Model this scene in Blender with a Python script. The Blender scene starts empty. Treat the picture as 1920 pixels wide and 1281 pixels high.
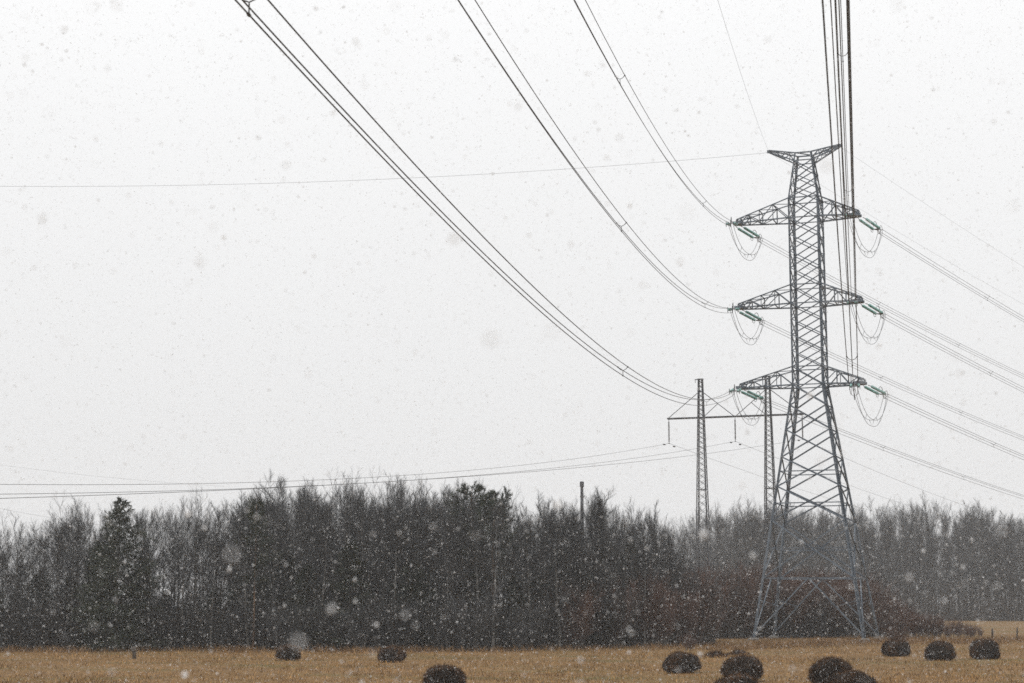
import bpy, math, random
import numpy as np
from mathutils import Vector, Matrix

# ------------------------------------------------------------------ camera, sky, sun, exposure
sc = bpy.context.scene
COL = sc.collection
R = math.radians
EYE = 3.0                      # eye height above the field
FPX = 3200.0                   # focal length in photo pixels (60 mm on 36 mm film)
PITCH = math.atan((1130 - 640.5) / FPX)
CP, SP = math.cos(PITCH), math.sin(PITCH)

cam = bpy.data.cameras.new('camera')
cam.sensor_width = 36.0
cam.lens = FPX / 1920 * 36
cam.clip_start = 0.2
cam.clip_end = 3000
cam.dof.use_dof = True
cam.dof.focus_distance = 122
cam.dof.aperture_fstop = 2.5
camo = bpy.data.objects.new('camera', cam)
COL.objects.link(camo)
camo.location = (0, 0, EYE)
camo.rotation_euler = (math.pi / 2 + PITCH, 0, 0)
sc.camera = camo

SUN_EL, SUN_AZ = R(48), R(205)          # behind the cloud deck, over the camera's shoulder
w = bpy.data.worlds.new('World')
sc.world = w
w.use_nodes = True
nt = w.node_tree
nt.nodes.clear()
out = nt.nodes.new('ShaderNodeOutputWorld')
bg = nt.nodes.new('ShaderNodeBackground')
sky = nt.nodes.new('ShaderNodeTexSky')
sky.sky_type = 'NISHITA'
sky.sun_disc = False
sky.sun_elevation = SUN_EL
sky.sun_rotation = SUN_AZ
sky.dust_density = 4.0
hsv = nt.nodes.new('ShaderNodeHueSaturation')
hsv.inputs['Saturation'].default_value = 0.08
tc = nt.nodes.new('ShaderNodeTexCoord')
sep = nt.nodes.new('ShaderNodeSeparateXYZ')
def mth(op, x, y):                              # overcast deck: radiance 8.0 + 2 s + 9 s^2 with s = sine of the elevation
    n = nt.nodes.new('ShaderNodeMath'); n.operation = op
    for i, q in enumerate((x, y)):
        if isinstance(q, (int, float)): n.inputs[i].default_value = q
        else: nt.links.new(q, n.inputs[i])
    return n.outputs[0]
sn = mth('MAXIMUM', sep.outputs['Z'], 0.0)
deck = mth('ADD', mth('MULTIPLY', mth('ADD', mth('MULTIPLY', sn, 8.8), 2.6), sn), 8.6)
cn = nt.nodes.new('ShaderNodeTexNoise')
cn.inputs['Scale'].default_value = 2.2
cn.inputs['Detail'].default_value = 3
cmr = nt.nodes.new('ShaderNodeMapRange')
cmr.inputs['To Min'].default_value = 0.97
cmr.inputs['To Max'].default_value = 1.03
mul = nt.nodes.new('ShaderNodeMath'); mul.operation = 'MULTIPLY'
tint = nt.nodes.new('ShaderNodeMix'); tint.data_type = 'RGBA'; tint.blend_type = 'MULTIPLY'
tint.inputs[0].default_value = 1.0
tint.inputs[7].default_value = (0.995, 1.0, 1.004, 1)
mix = nt.nodes.new('ShaderNodeMix'); mix.data_type = 'RGBA'
mix.inputs[0].default_value = 0.93
L = nt.links.new
L(tc.outputs['Generated'], sep.inputs[0])
L(tc.outputs['Generated'], cn.inputs['Vector'])
L(cn.outputs['Fac'], cmr.inputs['Value'])
L(deck, mul.inputs[0]); L(cmr.outputs[0], mul.inputs[1])
L(mul.outputs[0], tint.inputs[6])
L(sky.outputs[0], hsv.inputs['Color'])
L(hsv.outputs[0], mix.inputs[6]); L(tint.outputs[2], mix.inputs[7])
L(mix.outputs[2], bg.inputs['Color'])
bg.inputs['Strength'].default_value = 0.1
L(bg.outputs[0], out.inputs['Surface'])

sun = bpy.data.lights.new('sun', 'SUN')
sun.energy = 0.5
sun.angle = R(25)
sun.color = (1.0, 0.98, 0.95)
suno = bpy.data.objects.new('sun', sun)
COL.objects.link(suno)
suno.rotation_euler = (math.pi / 2 - SUN_EL, 0, math.pi - SUN_AZ)

vs = sc.view_settings
vs.view_transform = 'Standard'
vs.look = 'None'
vs.exposure = 0.0
vs.gamma = 1.0
vs.use_curve_mapping = False
sc.cycles.max_bounces = 8
sc.cycles.diffuse_bounces = 4
sc.cycles.volume_bounces = 1
sc.cycles.transparent_max_bounces = 8
sc.cycles.use_adaptive_sampling = False
sc.cycles.use_denoising = False
sc.cycles.filter_width = 1.6

# ------------------------------------------------------------------ helpers
def ray(x, y):
    u, v = (x - 960) / FPX, (640.5 - y) / FPX
    return np.array([u, CP - v * SP, SP + v * CP])
def at(x, y, Y):                    # the world point seen at photo pixel x, y at distance Y
    r = ray(x, y)
    return np.array([0, 0, EYE]) + r * Y / r[1]
def ground_at(x, y):
    r = ray(x, y)
    return np.array([0, 0, EYE]) - r * EYE / r[2]
def top_z(x, y, Y):
    return at(x, y, Y)[2]

def tag(o, label=None, cat=None, group=None, kind=None):
    if label: o['label'] = label
    if cat: o['category'] = cat
    if group: o['group'] = group
    if kind: o['kind'] = kind
    return o
def empty(name, loc, rz=0.0, parent=None):
    o = bpy.data.objects.new(name, None)
    o.empty_display_size = 0.3
    o.location = loc
    o.rotation_euler = (0, 0, rz)
    COL.objects.link(o)
    if parent: o.parent = parent
    return o
def link(name, me, parent=None, mat=None):
    o = bpy.data.objects.new(name, me)
    COL.objects.link(o)
    if mat is not None and not me.materials: me.materials.append(mat)
    if parent is not None: o.parent = parent
    return o

class MB:                            # collects geometry as arrays, builds one mesh
    def __init__(s):
        s.v, s.f, s.n = [], [], 0
    def add(s, v, f):
        v = np.asarray(v, float).reshape(-1, 3)
        s.v.append(v)
        s.f.extend([tuple(int(i) + s.n for i in q) for q in f])
        s.n += len(v)
    def box(s, lo, hi):
        x0, y0, z0 = lo; x1, y1, z1 = hi
        s.add([(x0,y0,z0),(x1,y0,z0),(x1,y1,z0),(x0,y1,z0),(x0,y0,z1),(x1,y0,z1),(x1,y1,z1),(x0,y1,z1)],
              [(0,3,2,1),(4,5,6,7),(0,1,5,4),(1,2,6,5),(2,3,7,6),(3,0,4,7)])
    def tube(s, pts, rad, n=6, cap=True):
        pts = np.asarray(pts, float)
        m = len(pts)
        rad = np.broadcast_to(np.asarray(rad, float), (m,))
        t = np.gradient(pts, axis=0)
        t /= np.linalg.norm(t, axis=1)[:, None] + 1e-12
        ref = np.array([0, 0, 1.0]) if abs(t[0][2]) < 0.9 else np.array([1.0, 0, 0])
        a = np.cross(t, ref); a /= np.linalg.norm(a, axis=1)[:, None] + 1e-12
        b = np.cross(t, a)
        ang = np.arange(n) * 2 * math.pi / n
        v = pts[:, None] + rad[:, None, None] * (a[:, None] * np.cos(ang)[None, :, None] + b[:, None] * np.sin(ang)[None, :, None])
        f = [(i*n+j, i*n+(j+1) % n, (i+1)*n+(j+1) % n, (i+1)*n+j) for i in range(m-1) for j in range(n)]
        if cap: f += [tuple(range(n-1, -1, -1)), tuple((m-1)*n + j for j in range(n))]
        s.add(v.reshape(-1, 3), f)
    def mesh(s, name, mat=None, smooth=False):
        me = bpy.data.meshes.new(name)
        me.from_pydata(np.concatenate(s.v).tolist(), [], s.f)
        if smooth: me.polygons.foreach_set('use_smooth', np.ones(len(me.polygons), bool))
        if mat is not None: me.materials.append(mat)
        me.update()
        return me
    def build(s, name, mat, parent=None, smooth=False):
        return link(name, s.mesh(name, mat, smooth), parent)

def fast_mesh(name, verts, faces, mat, smooth=False):   # faces: (n, k) index array, all of one size
    me = bpy.data.meshes.new(name)
    faces = np.asarray(faces, np.int32)
    n, k = faces.shape
    me.vertices.add(len(verts))
    me.vertices.foreach_set('co', np.asarray(verts, np.float32).ravel())
    me.loops.add(n * k)
    me.loops.foreach_set('vertex_index', faces.ravel())
    me.polygons.add(n)
    me.polygons.foreach_set('loop_start', np.arange(n, dtype=np.int32) * k)
    me.polygons.foreach_set('loop_total', np.full(n, k, np.int32))
    if smooth: me.polygons.foreach_set('use_smooth', np.ones(n, bool))
    me.materials.append(mat)
    me.update(calc_edges=True)
    me.validate()
    return me

def spikes(P0, P1, r0, r1):          # many three-sided tapered rods: (verts, quads)
    P0 = np.asarray(P0, float); P1 = np.asarray(P1, float)
    m = len(P0)
    d = P1 - P0
    d /= np.linalg.norm(d, axis=1)[:, None] + 1e-9
    ref = np.where(np.abs(d[:, 2:3]) < 0.9, [[0, 0, 1.0]], [[1.0, 0, 0]])
    a = np.cross(d, ref); a /= np.linalg.norm(a, axis=1)[:, None] + 1e-9
    b = np.cross(d, a)
    r0 = np.broadcast_to(r0, (m,)); r1 = np.broadcast_to(r1, (m,))
    vs_ = []
    for P, r in ((P0, r0), (P1, r1)):
        for k in range(3):
            an = k * 2 * math.pi / 3
            vs_.append(P + r[:, None] * (a * math.cos(an) + b * math.sin(an)))
    v = np.stack(vs_, 1).reshape(-1, 3)
    q = np.array([(0, 1, 4, 3), (1, 2, 5, 4), (2, 0, 3, 5)])
    f = (np.arange(m)[:, None, None] * 6 + q[None]).reshape(-1, 4)
    return v, f
def join_vf(parts):
    V, F, n = [], [], 0
    for v, f in parts:
        V.append(v); F.append(f + n); n += len(v)
    return np.concatenate(V), np.concatenate(F)

# ------------------------------------------------------------------ materials
def principled(name, col, rough=0.8, metal=0.0, spec=0.3):
    m = bpy.data.materials.new(name)
    m.use_nodes = True
    p = m.node_tree.nodes['Principled BSDF']
    p.inputs['Base Color'].default_value = (*col, 1)
    p.inputs['Roughness'].default_value = rough
    p.inputs['Metallic'].default_value = metal
    p.inputs['Specular IOR Level'].default_value = spec
    return m, m.node_tree, p
def noise_mat(name, c0, c1, scale, rough=0.85, metal=0.0, spec=0.2, detail=6, stretch=None, obj_var=0.0, island=0.0, bump=0.0, lo=0.35, hi=0.65):
    m, t, p = principled(name, c0, rough, metal, spec)
    N = t.nodes.new
    tcn = N('ShaderNodeTexCoord')
    mp = N('ShaderNodeMapping')
    if stretch: mp.inputs['Scale'].default_value = stretch
    no = N('ShaderNodeTexNoise')
    no.inputs['Scale'].default_value = scale
    no.inputs['Detail'].default_value = detail
    mr = N('ShaderNodeMapRange')
    mr.inputs['From Min'].default_value = lo
    mr.inputs['From Max'].default_value = hi
    mx = N('ShaderNodeMix'); mx.data_type = 'RGBA'
    mx.inputs[6].default_value = (*c0, 1)
    mx.inputs[7].default_value = (*c1, 1)
    lk = t.links.new
    lk(tcn.outputs['Object'], mp.inputs[0]); lk(mp.outputs[0], no.inputs['Vector'])
    lk(no.outputs['Fac'], mr.inputs['Value']); lk(mr.outputs[0], mx.inputs[0])
    col = mx.outputs[2]
    for amount, node, sock in ((obj_var, 'ShaderNodeObjectInfo', 'Random'), (island, 'ShaderNodeNewGeometry', 'Random Per Island')):
        if amount:
            inf = N(node)
            r2 = N('ShaderNodeMapRange')
            r2.inputs['To Min'].default_value = 1 - amount
            r2.inputs['To Max'].default_value = 1 + amount
            lk(inf.outputs[sock], r2.inputs['Value'])
            h = N('ShaderNodeHueSaturation')
            lk(r2.outputs[0], h.inputs['Value']); lk(col, h.inputs['Color'])
            col = h.outputs[0]
    lk(col, p.inputs['Base Color'])
    if bump:
        b = N('ShaderNodeBump')
        b.inputs['Strength'].default_value = bump
        lk(no.outputs['Fac'], b.inputs['Height']); lk(b.outputs[0], p.inputs['Normal'])
    return m

M = {}
M['steel'] = noise_mat('galvanised_steel', (0.060, 0.078, 0.100), (0.17, 0.198, 0.228), 2.6, rough=0.55, metal=0.25, spec=0.4, obj_var=0.18)
M['steel_old'] = noise_mat('weathered_steel', (0.028, 0.031, 0.037), (0.08, 0.083, 0.09), 1.5, rough=0.7, metal=0.15, obj_var=0.15)
M['wire'] = noise_mat('aluminium_wire', (0.075, 0.075, 0.075), (0.11, 0.11, 0.11), 3.0, rough=0.7, metal=0.2)
M['fitting'] = noise_mat('fitting_steel', (0.10, 0.105, 0.11), (0.17, 0.175, 0.18), 9, rough=0.5, metal=0.4)
M['concrete'] = noise_mat('concrete', (0.10, 0.09, 0.08), (0.19, 0.175, 0.155), 5, bump=0.3)
g, t_, p_ = principled('teal_glass', (0.22, 0.48, 0.43), 0.15, 0, 0.6)
p_.inputs['Transmission Weight'].default_value = 0.25
M['glass'] = g
M['brown_glaze'] = noise_mat('brown_porcelain', (0.05, 0.045, 0.042), (0.09, 0.08, 0.075), 12, rough=0.3)
M['bark'] = noise_mat('grey_bark', (0.05, 0.048, 0.045), (0.125, 0.12, 0.11), 6, stretch=(1, 1, 0.25), obj_var=0.25)
M['birch'] = noise_mat('birch_bark', (0.045, 0.043, 0.042), (0.17, 0.167, 0.16), 3.0, stretch=(1, 1, 1.6), lo=0.36, hi=0.5)
M['pinebark'] = noise_mat('pine_bark', (0.10, 0.06, 0.035), (0.22, 0.13, 0.07), 5, stretch=(1, 1, 0.3), obj_var=0.15)
M['twig'] = noise_mat('grey_twigs', (0.035, 0.036, 0.037), (0.074, 0.075, 0.076), 0.8, obj_var=0.4, island=0.35)
M['twig_red'] = noise_mat('reddish_twigs', (0.070, 0.040, 0.032), (0.125, 0.072, 0.054), 0.9, obj_var=0.25, island=0.35)
M['needle'] = noise_mat('spruce_needles', (0.020, 0.026, 0.019), (0.042, 0.050, 0.032), 1.2, obj_var=0.2, island=0.3)
M['pine_needle'] = noise_mat('pine_needles', (0.026, 0.034, 0.024), (0.05, 0.06, 0.038), 1.4, obj_var=0.2, island=0.3)
M['undergrowth'] = noise_mat('undergrowth_twigs', (0.024, 0.023, 0.022), (0.066, 0.055, 0.047), 0.25, island=0.35)
M['hay'] = noise_mat('rotted_hay', (0.007, 0.005, 0.0035), (0.022, 0.014, 0.009), 7, bump=0.8, detail=8, obj_var=0.2)
M['strand'] = noise_mat('hay_strand', (0.010, 0.0065, 0.0045), (0.13, 0.066, 0.03), 6, island=0.9, obj_var=0.15)
M['wood'] = noise_mat('grey_timber', (0.05, 0.04, 0.033), (0.11, 0.09, 0.07), 7, stretch=(1, 1, 0.2))
sm, st, sp_ = principled('snow', (0.975, 0.98, 0.985), 0.9, 0, 0.1)
tr = st.nodes.new('ShaderNodeBsdfTranslucent'); tr.inputs['Color'].default_value = (0.975, 0.98, 0.985, 1)
ms = st.nodes.new('ShaderNodeMixShader'); ms.inputs[0].default_value = 0.5
st.links.new(sp_.outputs[0], ms.inputs[1]); st.links.new(tr.outputs[0], ms.inputs[2])
st.links.new(ms.outputs[0], st.nodes['Material Output'].inputs['Surface'])
M['snow'] = sm

def ground_material():
    m, t, p = principled('stubble_ground', (0.26, 0.18, 0.09), 0.95, 0, 0.1)
    N, lk = t.nodes.new, t.links.new
    tcn = N('ShaderNodeTexCoord')
    def nz(scale, detail, stretch=(1, 1, 1)):
        mp = N('ShaderNodeMapping'); mp.inputs['Scale'].default_value = stretch
        n = N('ShaderNodeTexNoise'); n.inputs['Scale'].default_value = scale; n.inputs['Detail'].default_value = detail
        lk(tcn.outputs['Object'], mp.inputs[0]); lk(mp.outputs[0], n.inputs['Vector'])
        return n.outputs['Fac']
    def ramp2(fac, lo, hi):
        r = N('ShaderNodeMapRange'); r.inputs['From Min'].default_value = lo; r.inputs['From Max'].default_value = hi
        lk(fac, r.inputs['Value']); return r.outputs[0]
    def mixc(fac, a, b):
        x = N('ShaderNodeMix'); x.data_type = 'RGBA'
        lk(fac, x.inputs[0])
        for i, c in ((6, a), (7, b)):
            if isinstance(c, tuple): x.inputs[i].default_value = (*c, 1)
            else: lk(c, x.inputs[i])
        return x.outputs[2]
    c = mixc(ramp2(nz(3.5, 8), 0.35, 0.68), (0.085, 0.047, 0.020), (0.27, 0.166, 0.073))
    c = mixc(ramp2(nz(0.22, 5, (0.5, 1, 1)), 0.5, 0.72), c, (0.10, 0.082, 0.03))
    c = mixc(ramp2(nz(0.5, 6, (0.4, 1, 1)), 0.55, 0.75), c, (0.14, 0.08, 0.03))
    lk(c, p.inputs['Base Color'])
    b = N('ShaderNodeBump'); b.inputs['Strength'].default_value = 0.6; b.inputs['Distance'].default_value = 0.08
    lk(nz(9, 8), b.inputs['Height']); lk(b.outputs[0], p.inputs['Normal'])
    return m
M['ground'] = ground_material()
M['grass'] = noise_mat('dry_grass', (0.105, 0.058, 0.023), (0.38, 0.226, 0.095), 0.7, island=0.6, spec=0.1, stretch=(0.2, 1, 1), lo=0.36, hi=0.62)
M['tussock'] = noise_mat('tussock_grass', (0.10, 0.055, 0.025), (0.25, 0.15, 0.068), 0.6, island=0.55, spec=0.1)

# ------------------------------------------------------------------ the ground
rng = np.random.default_rng(7)
def build_ground():
    ax = np.concatenate([np.linspace(-620, -70, 23)[:-1], np.linspace(-70, 70, 71), np.linspace(70, 620, 23)[1:]])
    ay = np.concatenate([np.linspace(-620, -10, 20)[:-1], np.linspace(-10, 180, 96), np.linspace(180, 620, 22)[1:]])
    X, Y = np.meshgrid(ax, ay)
    Z = 0.05 * np.sin(X * 0.21 + 1.3 * np.sin(Y * 0.05)) * np.sin(Y * 0.17 + 0.6) - 0.05
    v = np.stack([X, Y, Z], -1).reshape(-1, 3)
    nx, ny = len(ax), len(ay)
    i = np.arange(nx - 1)[None] + nx * np.arange(ny - 1)[:, None]
    f = np.stack([i, i + 1, i + nx + 1, i + nx], -1).reshape(-1, 4)
    return link('ground', fast_mesh('ground', v, f, M['ground'], True))
tag(build_ground(), 'pale tan stubble field of dry cut grass', kind='structure')

def blades(X, Y, h, lean, wd):
    n = len(X)
    a = rng.uniform(0, 2 * math.pi, n)
    la = rng.uniform(0, 2 * math.pi, n)
    base = np.stack([X, Y, np.full(n, -0.06)], 1)
    side = np.stack([np.cos(a), np.sin(a), np.zeros(n)], 1) * wd[:, None]
    tip = base + np.stack([np.cos(la) * lean, np.sin(la) * lean, h + 0.06], 1)
    mid = base * 0.45 + tip * 0.55 + np.stack([np.zeros(n), np.zeros(n), h * 0.18], 1)
    v = np.stack([base - side, base + side, mid + side * 0.7, mid - side * 0.7, tip + side * 0.15, tip - side * 0.15], 1).reshape(-1, 3)
    q = np.array([(0, 1, 2, 3), (3, 2, 4, 5)])
    return v, (np.arange(n)[:, None, None] * 6 + q[None]).reshape(-1, 4)
def grass_region(n, y0, y1, pad, hm, name, label, mat, mask=None):
    Y = y0 + (y1 - y0) * rng.random(n) ** 1.25
    X = rng.uniform(-1, 1, n) * (0.31 * Y + pad)
    if mask is not None:
        k = mask(X, Y); X, Y = X[k], Y[k]
    clump = np.sin(X * 1.7 + 1.3 * np.sin(Y * 0.9)) * np.sin(Y * 1.1 + 1.7 * np.sin(X * 0.6)) + 0.6 * np.sin(X * 0.37 + 2) * np.sin(Y * 0.29 + np.sin(X * 0.21))
    k = rng.random(n if mask is None else len(X)) < 0.55 + 0.4 * clump
    X, Y = X[k], Y[k]
    n = len(X)
    cl = 0.6 + 0.55 * np.sin(X * 0.9 + 2 * np.sin(Y * 0.4)) * np.sin(Y * 0.7 + np.sin(X * 0.3))
    h = hm * rng.uniform(0.4, 1.25, n) * (0.55 + 0.5 * cl)
    o = link(name, fast_mesh(name, *blades(X, Y, h, h * rng.uniform(0.3, 1.6, n), rng.uniform(0.006, 0.016, n)), mat))
    return tag(o, label, cat='grass', kind='stuff')
grass_region(185000, 46, 152, 8, 0.10, 'dry_grass', 'short dry straw coloured grass covering the field', M['grass'])
def verge(X, Y):                    # rough strip that was not mown, in front of the wood and under the big tower
    edge = np.interp(X / Y, [-0.35, 0.0, 0.08, 0.14, 0.22, 0.36], [107.5, 107.5, 113, 118, 132, 138])
    wob = 1.2 * np.sin(X * 0.8) + 0.8 * np.sin(X * 0.31 + 1)
    wide = np.interp(X / Y, [-0.35, 0.0, 0.1, 0.16, 0.3], [3, 3, 5, 18, 12])
    return (Y > edge - wide * 0.4 + wob) & (Y < edge + wide)
grass_region(150000, 100, 155, 6, 0.38, 'rough_grass', 'rough brown unmown grass strip along the wood and under the tower', M['tussock'], verge)

# ------------------------------------------------------------------ steel members
_lcache = {}
def l_mesh(wd, mat, key):
    k = (round(wd, 3), key)
    if k not in _lcache:
        th = max(0.012, wd * 0.12)
        pr = [(0, 0), (wd, 0), (wd, th), (th, th), (th, wd), (0, wd)]
        mb = MB()
        v = [(x - wd * 0.3, y - wd * 0.3, z) for z in (0, 1) for x, y in pr]
        f = [(i, (i + 1) % 6, 6 + (i + 1) % 6, 6 + i) for i in range(6)] + [(5, 4, 3, 2, 1, 0), (6, 7, 8, 9, 10, 11)]
        mb.add(v, f)
        _lcache[k] = mb.mesh('angle_bar', mat)
    return _lcache[k]
def member(name, parent, p0, p1, wd, mat='steel', roll=0.0):
    p0, p1 = Vector(p0), Vector(p1)
    d = p1 - p0
    o = link(name, l_mesh(wd, M[mat], mat), parent)
    q = d.to_track_quat('Z', 'Y')
    o.matrix_basis = Matrix.Translation(p0) @ q.to_matrix().to_4x4() @ Matrix.Rotation(roll, 4, 'Z') @ Matrix.Diagonal((1, 1, d.length, 1))
    return o

# ------------------------------------------------------------------ the big lattice tower
TH = R(19)
TC = Vector((25.2, 143.0, 0))
tower = tag(empty('transmission_tower', TC, -TH), 'tall grey steel lattice tower with three pairs of crossarms standing before the wood', 'pylon')
TM = Matrix.Translation(TC) @ Matrix.Rotation(-TH, 4, 'Z')
def half(z):
    return float(np.interp(z, [0, 21.07, 37.17, 41.2], [4.45, 1.27, 1.24, 0.68]))
CR = [(-1, -1), (1, -1), (1, 1), (-1, 1)]
def cp(i, z, grow=0.0):
    h = half(z) + grow
    return Vector((CR[i % 4][0] * h, CR[i % 4][1] * h, z))
for i in range(4):
    roll = [0, 0, 0, 0][i]
    for z0, z1, wd in ((0.0, 21.07, 0.22), (21.07, 37.17, 0.18), (37.17, 41.2, 0.14)):
        member('leg', tower, cp(i, z0), cp(i, z1), wd)
    mb = MB()
    c = cp(i, 0)
    mb.add([(c.x + sx * s, c.y + sy * s, z) for s, z in ((0.42, -0.2), (0.42, 0.06), (0.25, 0.2)) for sx, sy in CR],
           [(k * 4 + j, k * 4 + (j + 1) % 4, k * 4 + 4 + (j + 1) % 4, k * 4 + 4 + j) for k in range(2) for j in range(4)] + [(8, 9, 10, 11)])
    mb.build('footing', M['concrete'], tower)
zs = [4.97, 9.68, 12.48, 14.94, 17.23, 19.3, 21.07, 22.62]
zs += [22.62 + 5.4 * k / 4 for k in (1, 2, 3, 4)] + [29.63]
zs += [29.63 + 5.81 * k / 4 for k in (1, 2, 3, 4)] + [37.17]
zs += [37.17 + 3.35 * k / 3 for k in (1, 2, 3)]
for z0, z1 in zip(zs[:-1], zs[1:]):
    wd = 0.115 if z0 < 20 else 0.085
    for i in range(4):
        nrm = ((cp(i, z0) + cp(i + 1, z0)) / 2); nrm.z = 0; nrm.normalize()
        member('brace', tower, cp(i, z0), cp(i + 1, z1), wd)
        member('brace', tower, cp(i + 1, z0) + nrm * 0.05, cp(i, z1) + nrm * 0.05, wd)
for z in (4.97, 7.4, 11.1, 13.75, 21.07, 22.62, 28.02, 29.63, 35.44, 37.17, 40.52):
    for i in range(4):
        member('horizontal_bar', tower, cp(i, z, -0.03), cp(i + 1, z, -0.03), 0.085)
for i in range(4):                    # inverted V of the lowest panel, with stiffeners
    mid = (cp(i, 4.97) + cp(i + 1, 4.97)) / 2
    for j in (i, i + 1):
        member('brace', tower, cp(j, 0.35), mid, 0.11)
        q = cp(j, 0.35).lerp(mid, 0.5)
        member('stiffener', tower, q, cp(j, 3.2), 0.05)
END = 0.42
def crossarm(sg, reach, zl, zu, side, level):
    mb = MB()                          # gusset box at the tip
    x0, x1 = sorted((sg * (reach - (0.42 if reach > 5 else 0.95)), sg * (reach + (0.35 if reach > 5 else 0.12))))
    mb.box((x0, -END - 0.02, zl - 0.03), (x1, -END + 0.02, zl + 0.2))
    mb.box((x0, END - 0.02, zl - 0.03), (x1, END + 0.02, zl + 0.2))
    mb.box((x0 + 0.05, -END + 0.02, zl - 0.05), (x1 - 0.05, END - 0.02, zl - 0.02))
    arm = mb.build('crossarm', M['steel'], tower)
    arm['label'] = f'{side} arm of the {level} crossarm'
    def lo(t, s): return Vector((sg * half(zl), s * half(zl), zl)).lerp(Vector((sg * reach, s * END, zl)), t)
    def up(t, s): return Vector((sg * half(zu), s * half(zu), zu)).lerp(Vector((sg * reach, s * END, zl + 0.34)), t)
    for s in (-1, 1):
        member('chord', arm, lo(0, s), lo(1, s), 0.13)
        member('chord', arm, up(0, s), up(1, s), 0.105)
        ts = [0.0, 0.3, 0.56, 0.78, 0.92, 1.0] if reach > 5 else [0.0, 0.34, 0.62, 0.86, 1.0]
        for k in range(1, len(ts)):
            member('strut', arm, lo(ts[k], s), up(ts[k], s), 0.075)
            if k % 2: member('strut', arm, lo(ts[k - 1], s), up(ts[k], s), 0.08)
            else: member('strut', arm, up(ts[k - 1], s), lo(ts[k], s), 0.08)
    for k in range(1, len(ts)):
        member('strut', arm, lo(ts[k], -1), lo(ts[k], 1), 0.075)
        member('strut', arm, lo(ts[k - 1], -1), lo(ts[k], 1), 0.07)
        member('strut', arm, up(ts[k], -1), up(ts[k], 1), 0.07)
        member('strut', arm, up(ts[k - 1], 1), up(ts[k], -1), 0.06)
ARMS = [('top', 35.44, 37.17), ('middle', 28.02, 29.63), ('bottom', 21.07, 22.62)]
REACH = {'left': 5.95, 'right': 4.55}
for lev, zl, zu in ARMS:
    crossarm(-1, REACH['left'], zl, zu, 'left', lev)
    crossarm(1, REACH['right'], zl, zu, 'right', lev)
PEAK = 3.05
def peak_arm(sg, side):
    tip = Vector((sg * PEAK, 0, 41.72))
    mb = MB()
    mb.box((tip.x - 0.16, -0.09, 41.58), (tip.x + 0.16, 0.09, 41.82))
    arm = mb.build('peak_arm', M['steel'], tower)
    arm['label'] = f'{side} arm of the peak that carries the earth wire'
    def lo(t, s): return Vector((sg * half(40.52), s * half(40.52), 40.52)).lerp(Vector((tip.x, s * 0.07, 41.6)), t)
    def up(t, s): return Vector((sg * half(41.2) * 0.9, s * half(41.2), 41.2)).lerp(Vector((tip.x, s * 0.07, 41.78)), t)
    for s in (-1, 1):
        member('chord', arm, lo(0, s), lo(1, s), 0.11)
        member('chord', arm, up(0, s), up(1, s), 0.11)
        ts = [0, 0.28, 0.52, 0.76, 1.0]
        for k in range(1, 5):
            member('strut', arm, lo(ts[k], s), up(ts[k], s), 0.055)
            a, b = (lo, up) if k % 2 else (up, lo)
            member('strut', arm, a(ts[k - 1], s), b(ts[k], s), 0.06)
    for k in range(4):
        member('strut', arm, lo(ts[k], -1), lo(ts[k + 1], 1), 0.055)
        member('strut', arm, up(ts[k], 1), up(ts[k + 1], -1), 0.055)
peak_arm(-1, 'left'); peak_arm(1, 'right')
for s in (-1, 1):
    member('horizontal_bar', tower, (-0.64, s * 0.68, 41.2), (0.64, s * 0.68, 41.2), 0.11)
member('horizontal_bar', tower, (-0.64, -0.68, 41.21), (0.64, 0.68, 41.21), 0.08)

# ------------------------------------------------------------------ insulators, jumper loops, conductors
def string_mesh(n=16, pitch=0.165, rad=0.125):
    prof = [(0.03, 0.0)]
    for k in range(n):
        z = 0.05 + k * pitch
        prof += [(0.045, z), (0.05, z + 0.05), (rad, z + 0.075), (rad * 0.96, z + 0.10), (0.05, z + 0.115)]
    prof.append((0.03, 0.05 + n * pitch))
    m = 10
    v = [(r * math.cos(2 * math.pi * j / m), r * math.sin(2 * math.pi * j / m), z) for r, z in prof for j in range(m)]
    f = [(i * m + j, i * m + (j + 1) % m, (i + 1) * m + (j + 1) % m, (i + 1) * m + j) for i in range(len(prof) - 1) for j in range(m)]
    mb = MB(); mb.add(v, f)
    return mb.mesh('insulator_string', M['glass'], True), 0.05 + n * pitch
STRING, SLEN = string_mesh()
def ring_pts(c, u, w_, r, a0=0, a1=360, n=25):
    return [np.array(c) + r * (np.array(u) * math.cos(R(a)) + np.array(w_) * math.sin(R(a))) for a in np.linspace(a0, a1, n)]
def dirvec(bearing, slope):
    v = Vector((math.sin(bearing), math.cos(bearing), slope))
    return v.normalized()
TRI = [(-0.22, 0.127), (0.22, 0.127), (0.0, -0.254)]      # three wires to a phase, one below two
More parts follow.
